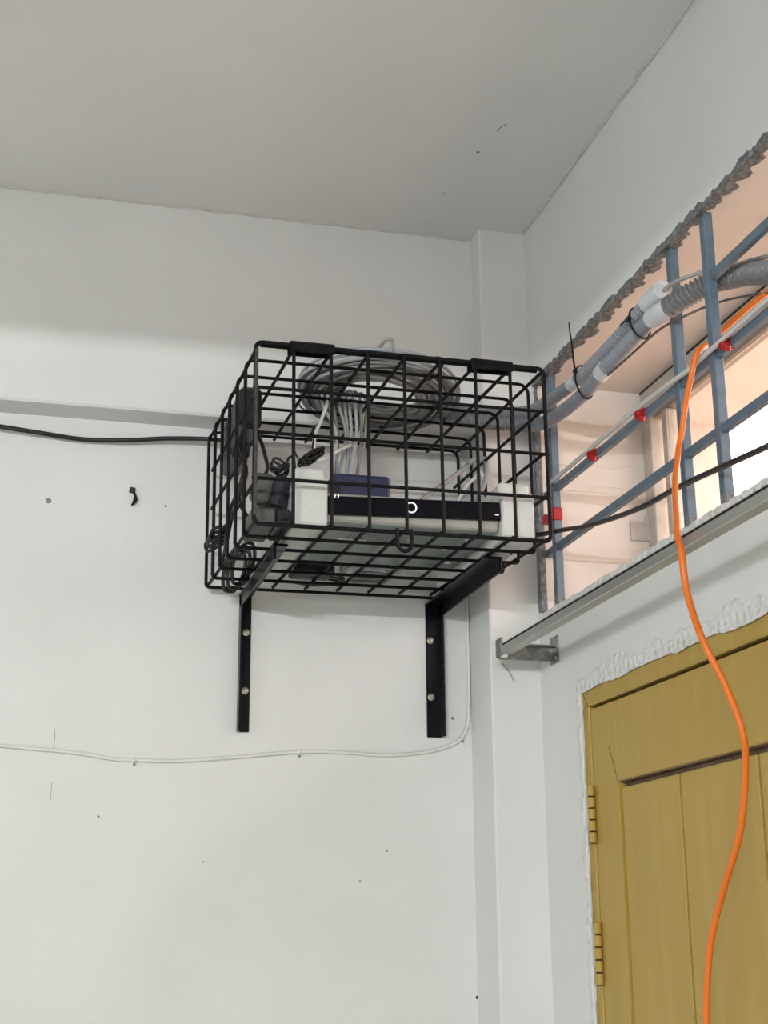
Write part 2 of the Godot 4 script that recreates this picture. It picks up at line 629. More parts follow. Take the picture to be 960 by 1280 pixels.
func build_door() -> void:
	var d := Node3D.new()
	d.name = "door_1"
	d.set_meta("kind", "structure")
	add_child(d)
	var st := begin()
	span(st, V(0.857, 1.9445, -2.09), V(0.96, 1.972, -1.09), 0.002)
	put(st, "frame_head", M.olive, d)
	for s in [[-2.09, -2.0655], [-1.1165, -1.09]]:
		st = begin()
		span(st, V(0.857, 0, s[0]), V(0.96, 1.9445, s[1]), 0.002)
		put(st, "frame_jamb", M.olive, d)
	st = begin()      # dark rebate behind the gap
	span(st, V(0.872, 0, -2.0675), V(0.8725, 1.947, -2.06))
	put(st, "rebate", M.gap, d)
	st = begin()
	span(st, V(0.872, 1.937, -2.0675), V(0.8725, 1.9465, -1.11))
	put(st, "rebate", M.gap, d)
	var x0 := 0.859
	var x1 := 0.896
	for s in [[-2.0625, -1.972], [-1.209, -1.1185]]:
		st = begin()
		span(st, V(x0, 0.01, s[0]), V(x1, 1.9392, s[1]), 0.0008)
		put(st, "stile", M.olive, d)
	for s in [[1.8195, 1.9392], [0.85, 0.98], [0.01, 0.17]]:
		st = begin()
		span(st, V(x0, s[0], -1.972), V(x1, s[1], -1.209), 0.0015)
		put(st, "rail", M.olive, d)
	st = begin()      # unpainted wood in the groove under the top rail
	span(st, V(x0 + 0.003, 1.8175, -1.971), V(x1 - 0.004, 1.8205, -1.21))
	put(st, "groove", M.raw_wood, d)
	st = begin()
	span(st, V(x0 + 0.013, 0.17, -1.972), V(x0 + 0.0135, 1.808, -1.209))
	put(st, "groove", M.olive_dark, d)
	st = begin()
	span(st, V(x0 + 0.013, 1.806, -1.972), V(x0 + 0.0135, 1.819, -1.209))
	put(st, "groove", M.raw_wood, d)
	var z := -1.9675
	var w := [0.196, 0.216, 0.214, 0.128]
	for k in 4:
		for y in [[0.172, 0.848], [0.982, 1.8095]]:
			st = begin()
			span(st, V(x0 + 0.004, y[0], z), V(x0 + 0.012, y[1], z + w[k] - 0.007), 0.0008)
			put(st, "plank", M.plank, d)
		z += w[k]
	# the mitre scratch and hinge knuckles
	for h in [[1.822, 1.734], [1.6195, 1.529], [0.4, 0.31]]:
		var hg := put(hinge_leaf(h), "hinge", M.olive, d)
		st = begin()
		tube(st, [V(0.853, h[1] + 0.001, -2.0625), V(0.853, h[0] - 0.001, -2.0625)], 0.0046, 10)
		put(st, "pin", M.gap, hg)
		var n := 5
		var hh: float = (h[0] - h[1]) / n
		for k in n:
			st = begin()
			var y: float = h[0] - hh * k
			lathe(st, V(0.853, y, -2.0625), V(0, -1, 0), [Vector2(0, 0), Vector2(0.0003, 0.0052), Vector2(0.001, 0.0062), Vector2(hh - 0.0024, 0.0062), Vector2(hh - 0.0016, 0.005), Vector2(hh - 0.0016, 0)], 14)
			put(st, "knuckle", M.olive, hg)
	# cracked paint along the mitre joints
	st = begin()
	tube(st, [V(0.8568, 1.969, -2.087), V(0.8568, 1.9455, -2.0665)], 0.0007, 5)
	put(st, "mitre_crack", M.raw_wood, d)
	st = begin()
	tube(st, [V(0.8588, 1.874, -1.998), V(0.8588, 1.85, -1.986), V(0.8588, 1.8205, -1.9725)], 0.0005, 5)
	put(st, "mitre_crack", M.raw_wood, d)


func hinge_leaf(h: Array) -> SurfaceTool:
	var st := begin()
	span(st, V(0.8530, h[1] + 0.001, -2.0665), V(0.8535, h[0] - 0.001, -2.0585), 0.0008)
	return st


func build_brackets() -> void:
	var xs := [0.3595, 0.697]
	var say := ["black angle-iron wall bracket under the left end of the wire cage", "black angle-iron wall bracket under the right end of the wire cage"]
	for i in 2:
		var x: float = xs[i]
		var wd: float = 0.021 if i == 0 else 0.028
		var sd := 1 if i == 1 else -1
		var b := thing("shelf_bracket", say[i], "bracket", V(x, 1.933, BACK), "brackets carrying the wire cage")
		var st := begin()
		box(st, V(0, 0.119, 0.002), V(wd, 0.238, 0.004), 0.001)
		box(st, V(sd * (wd / 2 - 0.002), 0.119, 0.012), V(0.004, 0.238, 0.024), 0.001)
		put(st, "upright", M.black_iron, b)
		st = begin()
		box(st, V(0, 0.236, 0.172), V(wd + 0.002, 0.004, 0.344), 0.001)
		box(st, V(sd * (wd / 2 - 0.002), 0.2255, 0.172), V(0.004, 0.025, 0.344), 0.001)
		put(st, "arm", M.black_iron, b)
		for y in [0.171, 0.07]:
			st = begin()
			var bx := 0.002 if i == 0 else -0.006
			lathe(st, V(bx, y, 0.004), V(0, 0, 1), [Vector2(0, 0.0062), Vector2(0.0008, 0.0062), Vector2(0.0012, 0.0042), Vector2(0.003, 0.0042), Vector2(0.0042, 0.0032), Vector2(0.0046, 0)], 14)
			box(st, V(bx, y, 0.009), V(0.006, 0.0012, 0.0012), 0.0003, Basis(Vector3.BACK, 0.6 + i))
			put(st, "bolt", M.bolt, b)


# ---------------------------------------------------------------- the wire cage
const CW := 0.456
const CH := 0.2787
const CD := 0.4207

func rect_loop(a: Vector3, u: Vector3, v: Vector3, w: float, h: float, r: float, low := -1.0) -> Array:
	# a rounded rectangle from corner a spanning u*w, v*h
	var out := []
	var q := r if low < 0.0 else low
	for c in [[Vector2(q, q), PI, q], [Vector2(w - q, q), PI * 1.5, q], [Vector2(w - r, h - r), 0.0, r], [Vector2(r, h - r), PI * 0.5, r]]:
		for k in 5:
			var t: float = c[1] + PI / 2 * k / 4.0
			out.append(a + u * (c[0].x + c[2] * cos(t)) + v * (c[0].y + c[2] * sin(t)))
	return out


func build_cage() -> void:
	var B := Basis(Vector3.UP, deg_to_rad(1.624)) * Basis(Vector3.RIGHT, deg_to_rad(0.845)) * Basis(Vector3.BACK, deg_to_rad(0.647))
	var c := thing("wire_cage", "black welded wire cage with hinged front on two wall brackets", "cage")
	c.basis = B
	c.position = V(0.52034, 2.31133, -2.13886) - B * V(0, CH / 2, 0)
	var hw := CW / 2
	var hd := CD / 2
	var r := 0.0028
	var st: SurfaceTool
	# six hoops across the width, each bent round the corners; the mesh is open at the wall
	for j in 6:
		var z := -hd + CD / 6.0 * j
		st = begin()
		tube(st, rect_loop(V(-hw - 0.002, 0, z), V(1, 0, 0), V(0, 1, 0), CW + 0.004, CH, 0.016, 0.006), r, 8, true)
		put(st, "wire", M.black_wire, c)
	# long wires from wall to front, top and bottom
	for i in 9:
		var x := -hw + CW / 8.0 * i
		if i == 0 or i == 8:
			x -= 0.003 * signf(x)
		for y in [CH - 0.0055, 0.0055]:
			st = begin()
			tube(st, [V(x, y, -hd), V(x, y, hd - 0.006)], r, 8)
			put(st, "wire", M.black_wire, c)
	# the side rows
	for s in [-1, 1]:
		for k in [1, 2, 3]:
			st = begin()
			tube(st, [V(s * (hw - 0.0055), CH / 4.0 * k, -hd - 0.004), V(s * (hw - 0.0055), CH / 4.0 * k, hd - 0.004)], r, 8)
			put(st, "wire", M.black_wire, c)
	# front door: rim, uprights and rows
	st = begin()
	tube(st, rect_loop(V(-hw, 0, hd + 0.001), V(1, 0, 0), V(0, 1, 0), CW, CH, 0.010), 0.0034, 10, true)
	var door := put(st, "front_panel", M.black_wire, c)
	st = begin()
	tube(st, [V(-hw + 0.008, CH - 0.001, hd - 0.008), V(hw - 0.008, CH - 0.001, hd - 0.008)], 0.0032, 8)
	put(st, "hinge_rod", M.black_wire, c)
	for i in range(1, 8):
		st = begin()
		var x := -hw + CW / 8.0 * i
		tube(st, [V(x, 0.0, hd + 0.003), V(x, CH, hd + 0.003)], r, 8)
		put(st, "wire", M.black_wire, door)
	st = begin()
	tube(st, [V(-hw + 0.001, 0.012, hd + 0.0035), V(-hw + 0.001, CH - 0.012, hd + 0.0035)], r, 8)
	put(st, "wire", M.rust_wire, door)
	for k in [1, 2, 3]:
		st = begin()
		tube(st, [V(-hw - 0.003, CH / 4.0 * k, hd - 0.002), V(hw + 0.005, CH / 4.0 * k, hd - 0.002)], r, 8)
		put(st, "wire", M.black_wire, door)
	# hinge clips folded over the two rods
	for x in [-hw + CW * 0.186, -hw + CW * 0.81]:
		st = begin()
		box(st, V(x, CH + 0.0035, hd - 0.004), V(0.068, 0.004, 0.022), 0.0015)
		box(st, V(x, CH - 0.004, hd + 0.0065), V(0.068, 0.015, 0.003), 0.001)
		box(st, V(x, CH - 0.004, hd - 0.0145), V(0.068, 0.013, 0.003), 0.001)
		put(st, "hinge_clip", M.black_wire, c)
	# the padlock loop at the middle of the lower edge
	st = begin()
	var hx := -hw + CW * 0.5 - 0.005
	var loop := [V(hx - 0.011, 0.004, hd + 0.006)]
	for k in 9:
		var a := PI + PI * k / 8.0
		loop.append(V(hx + 0.011 * cos(a), -0.018 + 0.011 * sin(a), hd + 0.006))
	loop.append(V(hx + 0.011, 0.004, hd + 0.006))
	tube(st, smooth(loop, 3), 0.0032, 8)
	put(st, "hasp_loop", M.black_wire, c)
	# loose ends at the lower right edge
	st = begin()
	tube(st, [V(hw - 0.03, 0.0, hd - 0.09), V(hw - 0.03, 0.03, hd - 0.09)], 0.0022, 6)
	put(st, "tie_wire", M.black_wire, c)
	st = begin()
	tube(st, [V(0.02 - hw * 0.35, 0.0, -hd + 0.075), V(0.02 - hw * 0.35, 0.05, -hd + 0.075)], 0.0025, 6)
	put(st, "tie_wire", M.black_wire, c)


func build_contents() -> void:
	var st: SurfaceTool
	# two polystyrene end caps
	var xs := [[0.365, 0.4145], [0.6855, 0.738]]
	var say := ["white foam packing end cap inside the cage left of the black-fronted modem", "white foam packing end cap inside the cage right of the black-fronted modem"]
	for i in 2:
		var f := thing("foam_block", say[i], "foam", V((xs[i][0] + xs[i][1]) / 2, 2.180, -1.955), "packing foam beside the modem")
		var w: float = xs[i][1] - xs[i][0]
		st = begin()
		box(st, V(0, 0.036, -0.18), V(w, 0.072, 0.36), 0.003)
		put(st, "base", M.foam, f)
		st = begin()
		box(st, V(0.0, 0.0815, -0.19), V(w - 0.003, 0.021, 0.35), 0.004)
		put(st, "lip", M.foam, f)
	# the modem
	var m := thing("modem", "flat grey modem with glossy black front and white ring light", "modem", V(0.5495, 2.186, -1.958))
	var hw := 0.1345
	st = begin()
	box(st, V(0, 0.0268, -0.124), V(hw * 2, 0.0435, 0.232), 0.003)
	put(st, "case", M.modem, m)
	st = begin()
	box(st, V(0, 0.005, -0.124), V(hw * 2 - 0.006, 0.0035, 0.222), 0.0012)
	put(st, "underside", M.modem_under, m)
	var T := Basis(Vector3.BACK, 0.030)
	st = begin()
	box(st, V(0, 0.031, -0.004), V(hw * 2, 0.0285, 0.008), 0.0015, T)
	put(st, "front_panel", M.gloss_black, m)
	st = begin()
	var ring := []
	for k in 28:
		var a := TAU * k / 28
		ring.append(V(-0.0065 + 0.0077 * cos(a), 0.031 + 0.0077 * sin(a), 0.0003))
	tube(st, ring, 0.0011, 6, true)
	put(st, "ring_light", M.ring, m)
	st = begin()
	box(st, V(hw - 0.006, 0.0285, 0.0002), V(0.006, 0.0012, 0.0006), 0.0002)
	put(st, "status_light", M.ring, m)
	for k in [-hw + 0.010]:
		st = begin()
		for q in 3:
			box(st, V(k - 0.004 + q * 0.005, 0.0405, 0.0002), V(0.0015, 0.006, 0.0006), 0.0002, Basis(Vector3.BACK, -0.3))
		put(st, "panel_mark", M.ring, m)
	# vents in the underside
	st = begin()
	for ix in 17:
		for iz in 9:
			var x := -0.085 + ix * 0.0055 + (0.0027 if iz % 2 else 0.0)
			var z := -0.035 - iz * 0.0075
			lathe(st, V(x, 0.0033, z), V(0, -1, 0), [Vector2(0, 0.0015), Vector2(0.0004, 0.0015), Vector2(0.0004, 0)], 6)
	var vents := put(st, "vent_holes", M.port, m)
	vents.set_meta("kind", "stuff")
	st = begin()
	box(st, V(-0.075, 0.0030, -0.105), V(0.045, 0.0008, 0.02), 0.0002)
	put(st, "sticker", M.label, m)
	for p in [[0.1, -0.06], [0.08, -0.12], [-0.02, -0.12], [-0.11, -0.17], [0.11, -0.2]]:
		st = begin()
		lathe(st, V(p[0], 0.0035, p[1]), V(0, -1, 0), [Vector2(0, 0.005), Vector2(0.0012, 0.0045), Vector2(0.0016, 0.003), Vector2(0.0016, 0)], 12)
		put(st, "foot", M.label, m)
	# the small blue switch box on the modem
	var b := thing("network_switch", "small navy blue network switch box lying on the modem", "switch", V(0.484, 2.2345, -2.03))
	st = begin()
	box(st, V(0, 0.027, -0.05), V(0.094, 0.054, 0.1), 0.005)
	put(st, "case", M.blue, b)
	st = begin()
	box(st, V(-0.041, 0.022, 0.001), V(0.014, 0.026, 0.003), 0.001)
	put(st, "port", M.port, b)
	for k in 3:
		st = begin()
		box(st, V(-0.045 + 0.018 * k + 0.03, 0.024, -0.1), V(0.013, 0.012, 0.004), 0.001)
		put(st, "port", M.port, b)
	# power supplies on the left
	var p := thing("power_supply", "long black power supply box hugging the upper left side of the cage", "power supply", V(0.316, 2.37, -2.19))
	st = begin()
	box(st, V(0.0, 0.034, 0), V(0.036, 0.07, 0.22), 0.006)
	put(st, "case", M.black_plastic, p)
	st = begin()
	box(st, V(0.0, 0.01, -0.05), V(0.032, 0.05, 0.11), 0.005)
	put(st, "plug", M.black_plastic, p)
	for k in 3:
		st = begin()
		box(st, V(-0.0185, 0.035, 0.06 - k * 0.05), V(0.002, 0.04, 0.012), 0.0008)
		put(st, "socket_rib", M.grey_plastic, p)
	var a := thing("power_adapter", "dark power adapter with its cord wrapped round, tilted beside the left foam block", "adapter", V(0.340, 2.207, -2.02), "power adapters in the cage")
	st = begin()
	var R := Basis(Vector3.UP, -0.5) * Basis(Vector3.BACK, -0.25)
	box(st, V(-0.004, 0.036, 0), V(0.030, 0.045, 0.07), 0.004, R)
	put(st, "case", M.grey_plastic, a)
	st = begin()
	box(st, V(0.012, 0.032, 0.016), V(0.022, 0.05, 0.034), 0.004, R)
	put(st, "plug_face", M.navy_plastic, a)
	for k in 4:
		st = begin()
		var pts := []
		for q in 12:
			var t := TAU * q / 12
			pts.append(V(0.012 + 0.013 * cos(t), 0.072 + 0.003 * k + 0.005 * sin(t * 2 + k), 0.004 + 0.017 * sin(t) + 0.002 * k))
		tube(st, smooth(pts, 3, true), 0.0021, 6, true)
		put(st, "cord", M.black_cable, a)
	st = begin()
	tube(st, smooth([V(0.020, 0.07, 0.01), V(0.024, 0.09, 0.012), V(0.030, 0.094, 0.01), V(0.034, 0.083, 0.01), V(0.033, 0.06, 0.01), V(0.020, 0.05, 0.02)], 6), 0.0022, 6)
	put(st, "cord", M.black_cable, a)
	var a2 := thing("power_adapter", "grey plug adapter lying on the cage floor at the front left corner", "adapter", V(0.322, 2.180, -2.0), "power adapters in the cage")
	st = begin()
	box(st, V(0, 0.013, -0.02), V(0.036, 0.026, 0.1), 0.003)
	put(st, "case", M.grey_plastic, a2)
	st = begin()
	box(st, V(0.010, 0.0265, 0.0), V(0.012, 0.002, 0.03), 0.0006)
	put(st, "plug_face", M.black_plastic, a2)
	var a3 := thing("power_adapter", "black plug adapter against the left foam block on the cage floor", "adapter", V(0.3525, 2.180, -2.0), "power adapters in the cage")
	st = begin()
	box(st, V(0, 0.013, -0.015), V(0.021, 0.026, 0.09), 0.003)
	put(st, "case", M.navy_plastic, a3)
	st = begin()
	box(st, V(0, 0.013, 0.032), V(0.012, 0.012, 0.008), 0.002)
	put(st, "strain_relief", M.black_plastic, a3)
	# a black adapter on the cage floor behind the left foam block
	var a4 := thing("power_adapter", "flat black adapter with cords at the rear of the cage floor", "adapter", V(0.452, 2.179, -2.262), "power adapters in the cage")
	st = begin()
	box(st, V(0, 0.013, 0), V(0.07, 0.025, 0.055), 0.004)
	put(st, "case", M.black_plastic, a4)
	for k in 3:
		st = begin()
		tube(st, smooth([V(0.03, 0.006, -0.03 + k * 0.02), V(0.055, 0.004, -0.035 + k * 0.014), V(0.06, 0.004, -0.06 + k * 0.012), V(0.02, 0.004, -0.06 - k * 0.006), V(-0.03, 0.004, -0.055)], 5), 0.0022, 6)
		put(st, "cord", M.black_cable, a4)
	# loose grey cable bundle under the rear of the modem
	var gb := thing("cable_bundle", "loose grey cable bundle on the cage floor behind the modem", "cable")
	for k in 5:
		st = begin()
		var pts := []
		for q in 10:
			var t := TAU * q / 10
			pts.append(V(0.552 + (0.034 + 0.004 * k) * cos(t), 2.182 + 0.0035 * k + 0.002 * sin(3 * t + k), -2.255 + (0.040 + 0.003 * k) * sin(t) + 0.004 * rng.randf_range(-1, 1)))
		tube(st, smooth(pts, 5, true), 0.003, 6, true)
		put(st, "cable_loop", M.coil[(k * 2 + 3) % 5], gb)
	# knotted black leads on the left foam block
	var kn := thing("cable_bundle", "knotted bundle of thin black leads on top of the left foam block", "cable")
	for k in 7:
		st = begin()
		var pts := []
		for q in 9:
			var t := TAU * q / 9
			pts.append(V(0.397 + (0.019 - 0.001 * k) * cos(t), 2.2995 + 0.005 * sin(t) + rng.randf_range(-0.004, 0.004) + 0.010 * cos(t), -2.0 + 0.012 * sin(t + k) + rng.randf_range(-0.004, 0.004)))
		tube(st, smooth(pts, 4, true), 0.0018, 6, true)
		put(st, "lead", M.black_cable, kn)
	st = begin()
	tube(st, smooth([V(0.381, 2.292, -2.0), V(0.374, 2.302, -2.0), V(0.371, 2.309, -2.0)], 4), 0.0018, 6)
	put(st, "lead", M.black_cable, kn)
	st = begin()
	tube(st, smooth([V(0.405, 2.305, -2.0), V(0.402, 2.318, -2.01), V(0.405, 2.335, -2.02), V(0.407, 2.365, -2.04)], 5), 0.0015, 6)
	put(st, "lead", M.black_cable, kn)


func build_coil() -> void:
	var st: SurfaceTool
	var c := thing("cable_coil", "large coil of grey network cable lying on top of the wire cage", "cable coil")
	var centre := V(0.543, 2.4615, -2.155)
	for k in 46:
		st = begin()
		var f := pow(rng.randf(), 0.75)
		var rx := lerpf(0.062, 0.133, f)
		var rz := lerpf(0.075, 0.160, f)
		var lift := 0.003 + rng.randf() * 0.030 * (1.0 - absf(f - 0.55) * 0.9)
		var ph := rng.randf() * TAU
		var off := V(rng.randf_range(-0.008, 0.008), 0, rng.randf_range(-0.008, 0.008))
		var tilt := rng.randf_range(-0.010, 0.010)
		var pts := []
		for q in 14:
			var t := TAU * q / 14
			var y := lift + tilt * sin(t + ph) + 0.003 * sin(2 * t + ph)
			pts.append(centre + off + V(rx * cos(t) + 0.022 * sin(t), maxf(0.001, y), -rz * sin(t) * 0.98 + 0.004 * sin(3 * t + ph)))
		tube(st, smooth(pts, 5, true), 0.0031, 7, true)
		put(st, "cable_loop", M.coil[k % 5], c)
	st = begin()      # the loop that stands up at the front
	tube(st, smooth([V(0.495, 2.478, -2.03), V(0.505, 2.489, -1.99), V(0.512, 2.495, -1.975), V(0.520, 2.492, -1.975), V(0.520, 2.478, -1.985), V(0.500, 2.474, -2.03)], 6), 0.003, 7)
	put(st, "cable_loop", M.coil[1], c)
	for p in [[0.60, -2.03, 0.35], [0.585, -2.29, -0.5], [0.45, -2.22, 1.2]]:
		st = begin()
		var ring := []
		for q in 14:
			var t := TAU * q / 14
			ring.append(V(p[0], 2.476, p[1]) + V(sin(p[2]), 0, cos(p[2])) * (0.030 * cos(t)) + V(0, 0.017 * sin(t), 0))
		tube(st, smooth(ring, 3, true), 0.0016, 6, true)
		put(st, "cable_tie", M.tie, c)
	# leads that drop from the coil to the blue switch
	var tops := [0.442, 0.455, 0.462, 0.470, 0.480, 0.489, 0.497, 0.507, 0.518]
	var mids := [0.466, 0.460, 0.470, 0.482, 0.486, 0.493, 0.500, 0.509, 0.516]
	var ends := [0.462, 0.466, 0.470, 0.475, 0.482, 0.488, 0.494, 0.500, 0.505]
	for k in 9:
		st = begin()
		var z := -2.14 - 0.004 * (k % 3)
		tube(st, smooth([V(tops[k] - 0.02, 2.470, z - 0.05), V(tops[k] - 0.006, 2.474, z - 0.01), V(tops[k], 2.462, z), V(tops[k] + 0.002, 2.44, z + 0.002), V(mids[k], 2.39, z + 0.006), V(ends[k] + 0.004 * sin(k * 2.0), 2.33, z + 0.002), V(ends[k], 2.285, z), V(ends[k], 2.262, z + 0.002)], 6), 0.0028, 7)
		solo(st, "network_cable", M.coil[(k * 3 + 2) % 5], "%s of the nine grey cables hanging from the coil into the navy switch" % ["leftmost", "second from left", "third from left", "fourth from left", "middle one", "fourth from right", "third from right", "second from right", "rightmost"][k], "cable", "network cables hanging into the navy switch")
	st = begin()
	tube(st, smooth([V(0.455, 2.470, -2.15), V(0.448, 2.435, -2.130), V(0.436, 2.402, -2.120), V(0.423, 2.371, -2.100), V(0.419, 2.335, -2.080), V(0.423, 2.319, -2.070), V(0.448, 2.338, -2.090), V(0.478, 2.363, -2.120), V(0.506, 2.390, -2.165), V(0.519, 2.42, -2.18), V(0.525, 2.466, -2.19)], 7), 0.0031, 8)
	solo(st, "network_cable", M.white_cable, "pale cable looping low from the coil above the left foam block", "cable")
	# the grey cables behind the right foam block
	st = begin()
	tube(st, smooth([V(0.585, 2.255, -2.13), V(0.610, 2.287, -2.140), V(0.639, 2.312, -2.160), V(0.677, 2.345, -2.180), V(0.708, 2.373, -2.200), V(0.726, 2.390, -2.205), V(0.739, 2.391, -2.200), V(0.742, 2.378, -2.190), V(0.737, 2.350, -2.180), V(0.726, 2.324, -2.170), V(0.710, 2.285, -2.165)], 7), 0.0042, 8)
	solo(st, "network_cable", M.grey_cable, "thick grey cable arching from the modem to the right foam block", "cable")
	st = begin()
	tube(st, smooth([V(0.690, 2.300, -2.22), V(0.715, 2.345, -2.22), V(0.731, 2.362, -2.215), V(0.737, 2.369, -2.21), V(0.740, 2.360, -2.205), V(0.737, 2.340, -2.20), V(0.728, 2.300, -2.20), V(0.722, 2.276, -2.20)], 7), 0.003, 8)
	solo(st, "network_cable", M.white_cable, "short pale cable loop just behind the right foam block", "cable")


# ---------------------------------------------------------------- conduits
func pipe(pts: Array, radius: float) -> SurfaceTool:
	var st := begin()
	tube(st, pts, radius, 14)
	return st


func corrugated(pts: Array, radius: float, pitch: float) -> SurfaceTool:
	var st := begin()
	var p := resample(pts, pitch / 4.0)
	var rad := []
	for i in p.size():
		rad.append(radius if i % 4 < 2 else radius * 0.79)
	# true slopes: take facets between rings by hand so that each rib catches the light
	tube_faceted(st, p, rad, 14)
	return st


func tube_faceted(st: SurfaceTool, pts: Array, rad: Array, sides: int) -> void:
	var m := pts.size()
	var up := Vector3.UP
	var rings := []
	var dirs := []
	var tans := []
	for i in m:
		var t: Vector3 = (pts[mini(i + 1, m - 1)] - pts[maxi(i - 1, 0)]).normalized()
		if i == 0 and absf(t.y) > 0.9:
			up = Vector3.RIGHT
		var b := t.cross(up).normalized()
		var n := b.cross(t).normalized()
		up = n
		var ring := []
		var dr := []
		for k in sides:
			var a := TAU * k / sides
			var d := n * cos(a) + t.cross(n) * sin(a)
			dr.append(d)
			ring.append(pts[i] + d * rad[i])
		rings.append(ring)
		dirs.append(dr)
		tans.append(t)
	for i in m - 1:
		var slope: float = (rad[i] - rad[i + 1]) / maxf(1e-6, pts[i].distance_to(pts[i + 1]))
		for k in sides:
			var k2 := (k + 1) % sides
			for q in [[i, k], [i + 1, k], [i + 1, k2], [i, k], [i + 1, k2], [i, k2]]:
				st.set_normal((dirs[q[0]][q[1]] + tans[q[0]] * slope).normalized())
				st.add_vertex(rings[q[0]][q[1]])


func part_of(pts: Array, a: int, b: int) -> Array:
	return pts.slice(a, b + 1)


func build_conduits() -> void:
	var n := 10
	var A := [V(0.677, 2.466, -2.222), V(0.741, 2.466, -2.222), V(0.800, 2.465, -2.218), V(0.828, 2.456, -2.192), V(0.838, 2.446, -2.140), V(0.842, 2.440, -2.056), V(0.844, 2.440, -1.976), V(0.845, 2.448, -1.909), V(0.845, 2.454, -1.823), V(0.845, 2.456, -1.764), V(0.845, 2.455, -1.728), V(0.848, 2.452, -1.679), V(0.865, 2.460, -1.653), V(0.888, 2.469, -1.625), V(0.898, 2.463, -1.595), V(0.902, 2.449, -1.553), V(0.905, 2.427, -1.500), V(0.910, 2.394, -1.421), V(0.915, 2.36, -1.33)]
	var pa := smooth(A, n)
	var c := thing("conduit", "lower grey corrugated conduit running from the cage through the window bars", "conduit", Vector3.ZERO)
	put(corrugated(part_of(pa, 0, 3 * n), 0.0124, 0.0050), "corrugated_pipe", M.conduit, c)
	put(pipe(part_of(pa, 3 * n, 7 * n), 0.0118), "smooth_pipe", M.conduit, c)
	put(pipe(part_of(pa, 7 * n - 2, 7 * n + 1), 0.0136), "coupler", M.coupler, c)
	put(corrugated(part_of(pa, 7 * n, 9 * n), 0.0122, 0.0070), "corrugated_pipe", M.conduit, c)
	put(pipe(part_of(pa, 9 * n, 10 * n), 0.0122), "smooth_pipe", M.conduit, c)
	put(pipe(part_of(pa, 10 * n, 11 * n), 0.0152), "coupler", M.coupler, c)
	put(corrugated(part_of(pa, 11 * n, 18 * n), 0.0165, 0.0072), "corrugated_pipe", M.conduit_big, c)
	var Bp := [V(0.683, 2.489, -2.242), V(0.748, 2.493, -2.242), V(0.803, 2.492, -2.235), V(0.828, 2.484, -2.196), V(0.838, 2.480, -2.136), V(0.842, 2.478, -2.088), V(0.844, 2.473, -2.027), V(0.845, 2.473, -1.948), V(0.845, 2.476, -1.850), V(0.845, 2.482, -1.775), V(0.845, 2.484, -1.741), V(0.846, 2.484, -1.690)]
	var pb := smooth(Bp, n)
	c = thing("conduit", "upper grey corrugated conduit ending in a pale coupler near the window bars", "conduit", Vector3.ZERO)
	put(corrugated(part_of(pb, 0, 3 * n), 0.0117, 0.0050), "corrugated_pipe", M.conduit, c)
	put(pipe(part_of(pb, 3 * n, 6 * n), 0.0115), "smooth_pipe", M.conduit, c)
	put(pipe(part_of(pb, 6 * n - 2, 6 * n + 2), 0.0128), "coupler", M.coupler, c)
	put(corrugated(part_of(pb, 6 * n, 10 * n), 0.0119, 0.0070), "corrugated_pipe", M.conduit, c)
	put(pipe(part_of(pb, 10 * n, 11 * n), 0.0150), "coupler", M.coupler, c)
	# cables beyond the couplers
	var st := begin()
	tube(st, smooth([V(0.846, 2.482, -1.695), V(0.850, 2.484, -1.670), V(0.862, 2.483, -1.640), V(0.887, 2.488, -1.622), V(0.900, 2.475, -1.577), V(0.905, 2.451, -1.502), V(0.910, 2.43, -1.434), V(0.915, 2.40, -1.34)], 8), 0.0032, 8)
	solo(st, "network_cable", M.grey_cable, "thin grey cable leaving the pale coupler over the corrugated conduit", "cable")
	st = begin()
	tube(st, smooth([V(0.847, 2.436, -1.90), V(0.849, 2.436, -1.812), V(0.853, 2.437, -1.720), V(0.864, 2.436, -1.676), V(0.889, 2.443, -1.648), V(0.902, 2.436, -1.605), V(0.908, 2.403, -1.510), V(0.912, 2.378, -1.442), V(0.915, 2.34, -1.34)], 8), 0.0019, 8)
	solo(st, "network_cable", M.dark_cable, "thin dark cable sagging below the corrugated conduit in the window", "cable")
	# cable ties
	var t := thing("cable_tie", "black cable tie with a long upright tail round both conduits", "cable tie", Vector3.ZERO, "ties on the conduits")
	st = begin()
	var ring := []
	for q in 16:
		var w := TAU * q / 16
		ring.append(V(0.843, 2.4575, -1.985) + V(0.0145 * cos(w), 0.0325 * sin(w), 0.010 * sin(w) * -1.0))
	tube(st, smooth(ring, 3, true), 0.0016, 6, true)
	put(st, "strap", M.tie, t)
	st = begin()
	box(st, V(0.8285, 2.476, -1.987), V(0.006, 0.007, 0.007), 0.001)
	put(st, "tie_head", M.tie, t)
	st = begin()
	tube(st, smooth([V(0.829, 2.473, -1.985), V(0.829, 2.50, -1.992), V(0.830, 2.527, -1.997), V(0.830, 2.55, -2.003), V(0.830, 2.571, -2.006)], 4), [0.0018, 0.0018, 0.0018, 0.0018, 0.0017, 0.0017, 0.0017, 0.0017, 0.0016, 0.0016, 0.0016, 0.0016, 0.0015, 0.0014, 0.0013, 0.0012, 0.001], 6)
	put(st, "tail", M.tie, t)
	t = thing("cable_tie", "short black cable tie round both conduits nearest the white couplers", "cable tie", Vector3.ZERO, "ties on the conduits")
	st = begin()
	ring = []
	for q in 16:
		var w := TAU * q / 16
		ring.append(V(0.8455, 2.468, -1.772) + V(0.0155 * cos(w), 0.029 * sin(w), 0.010 * sin(w) * -1.0))
	tube(st, smooth(ring, 3, true), 0.0016, 6, true)
	put(st, "strap", M.tie, t)
	st = begin()
	box(st, V(0.8295, 2.474, -1.775), V(0.006, 0.007, 0.008), 0.001)
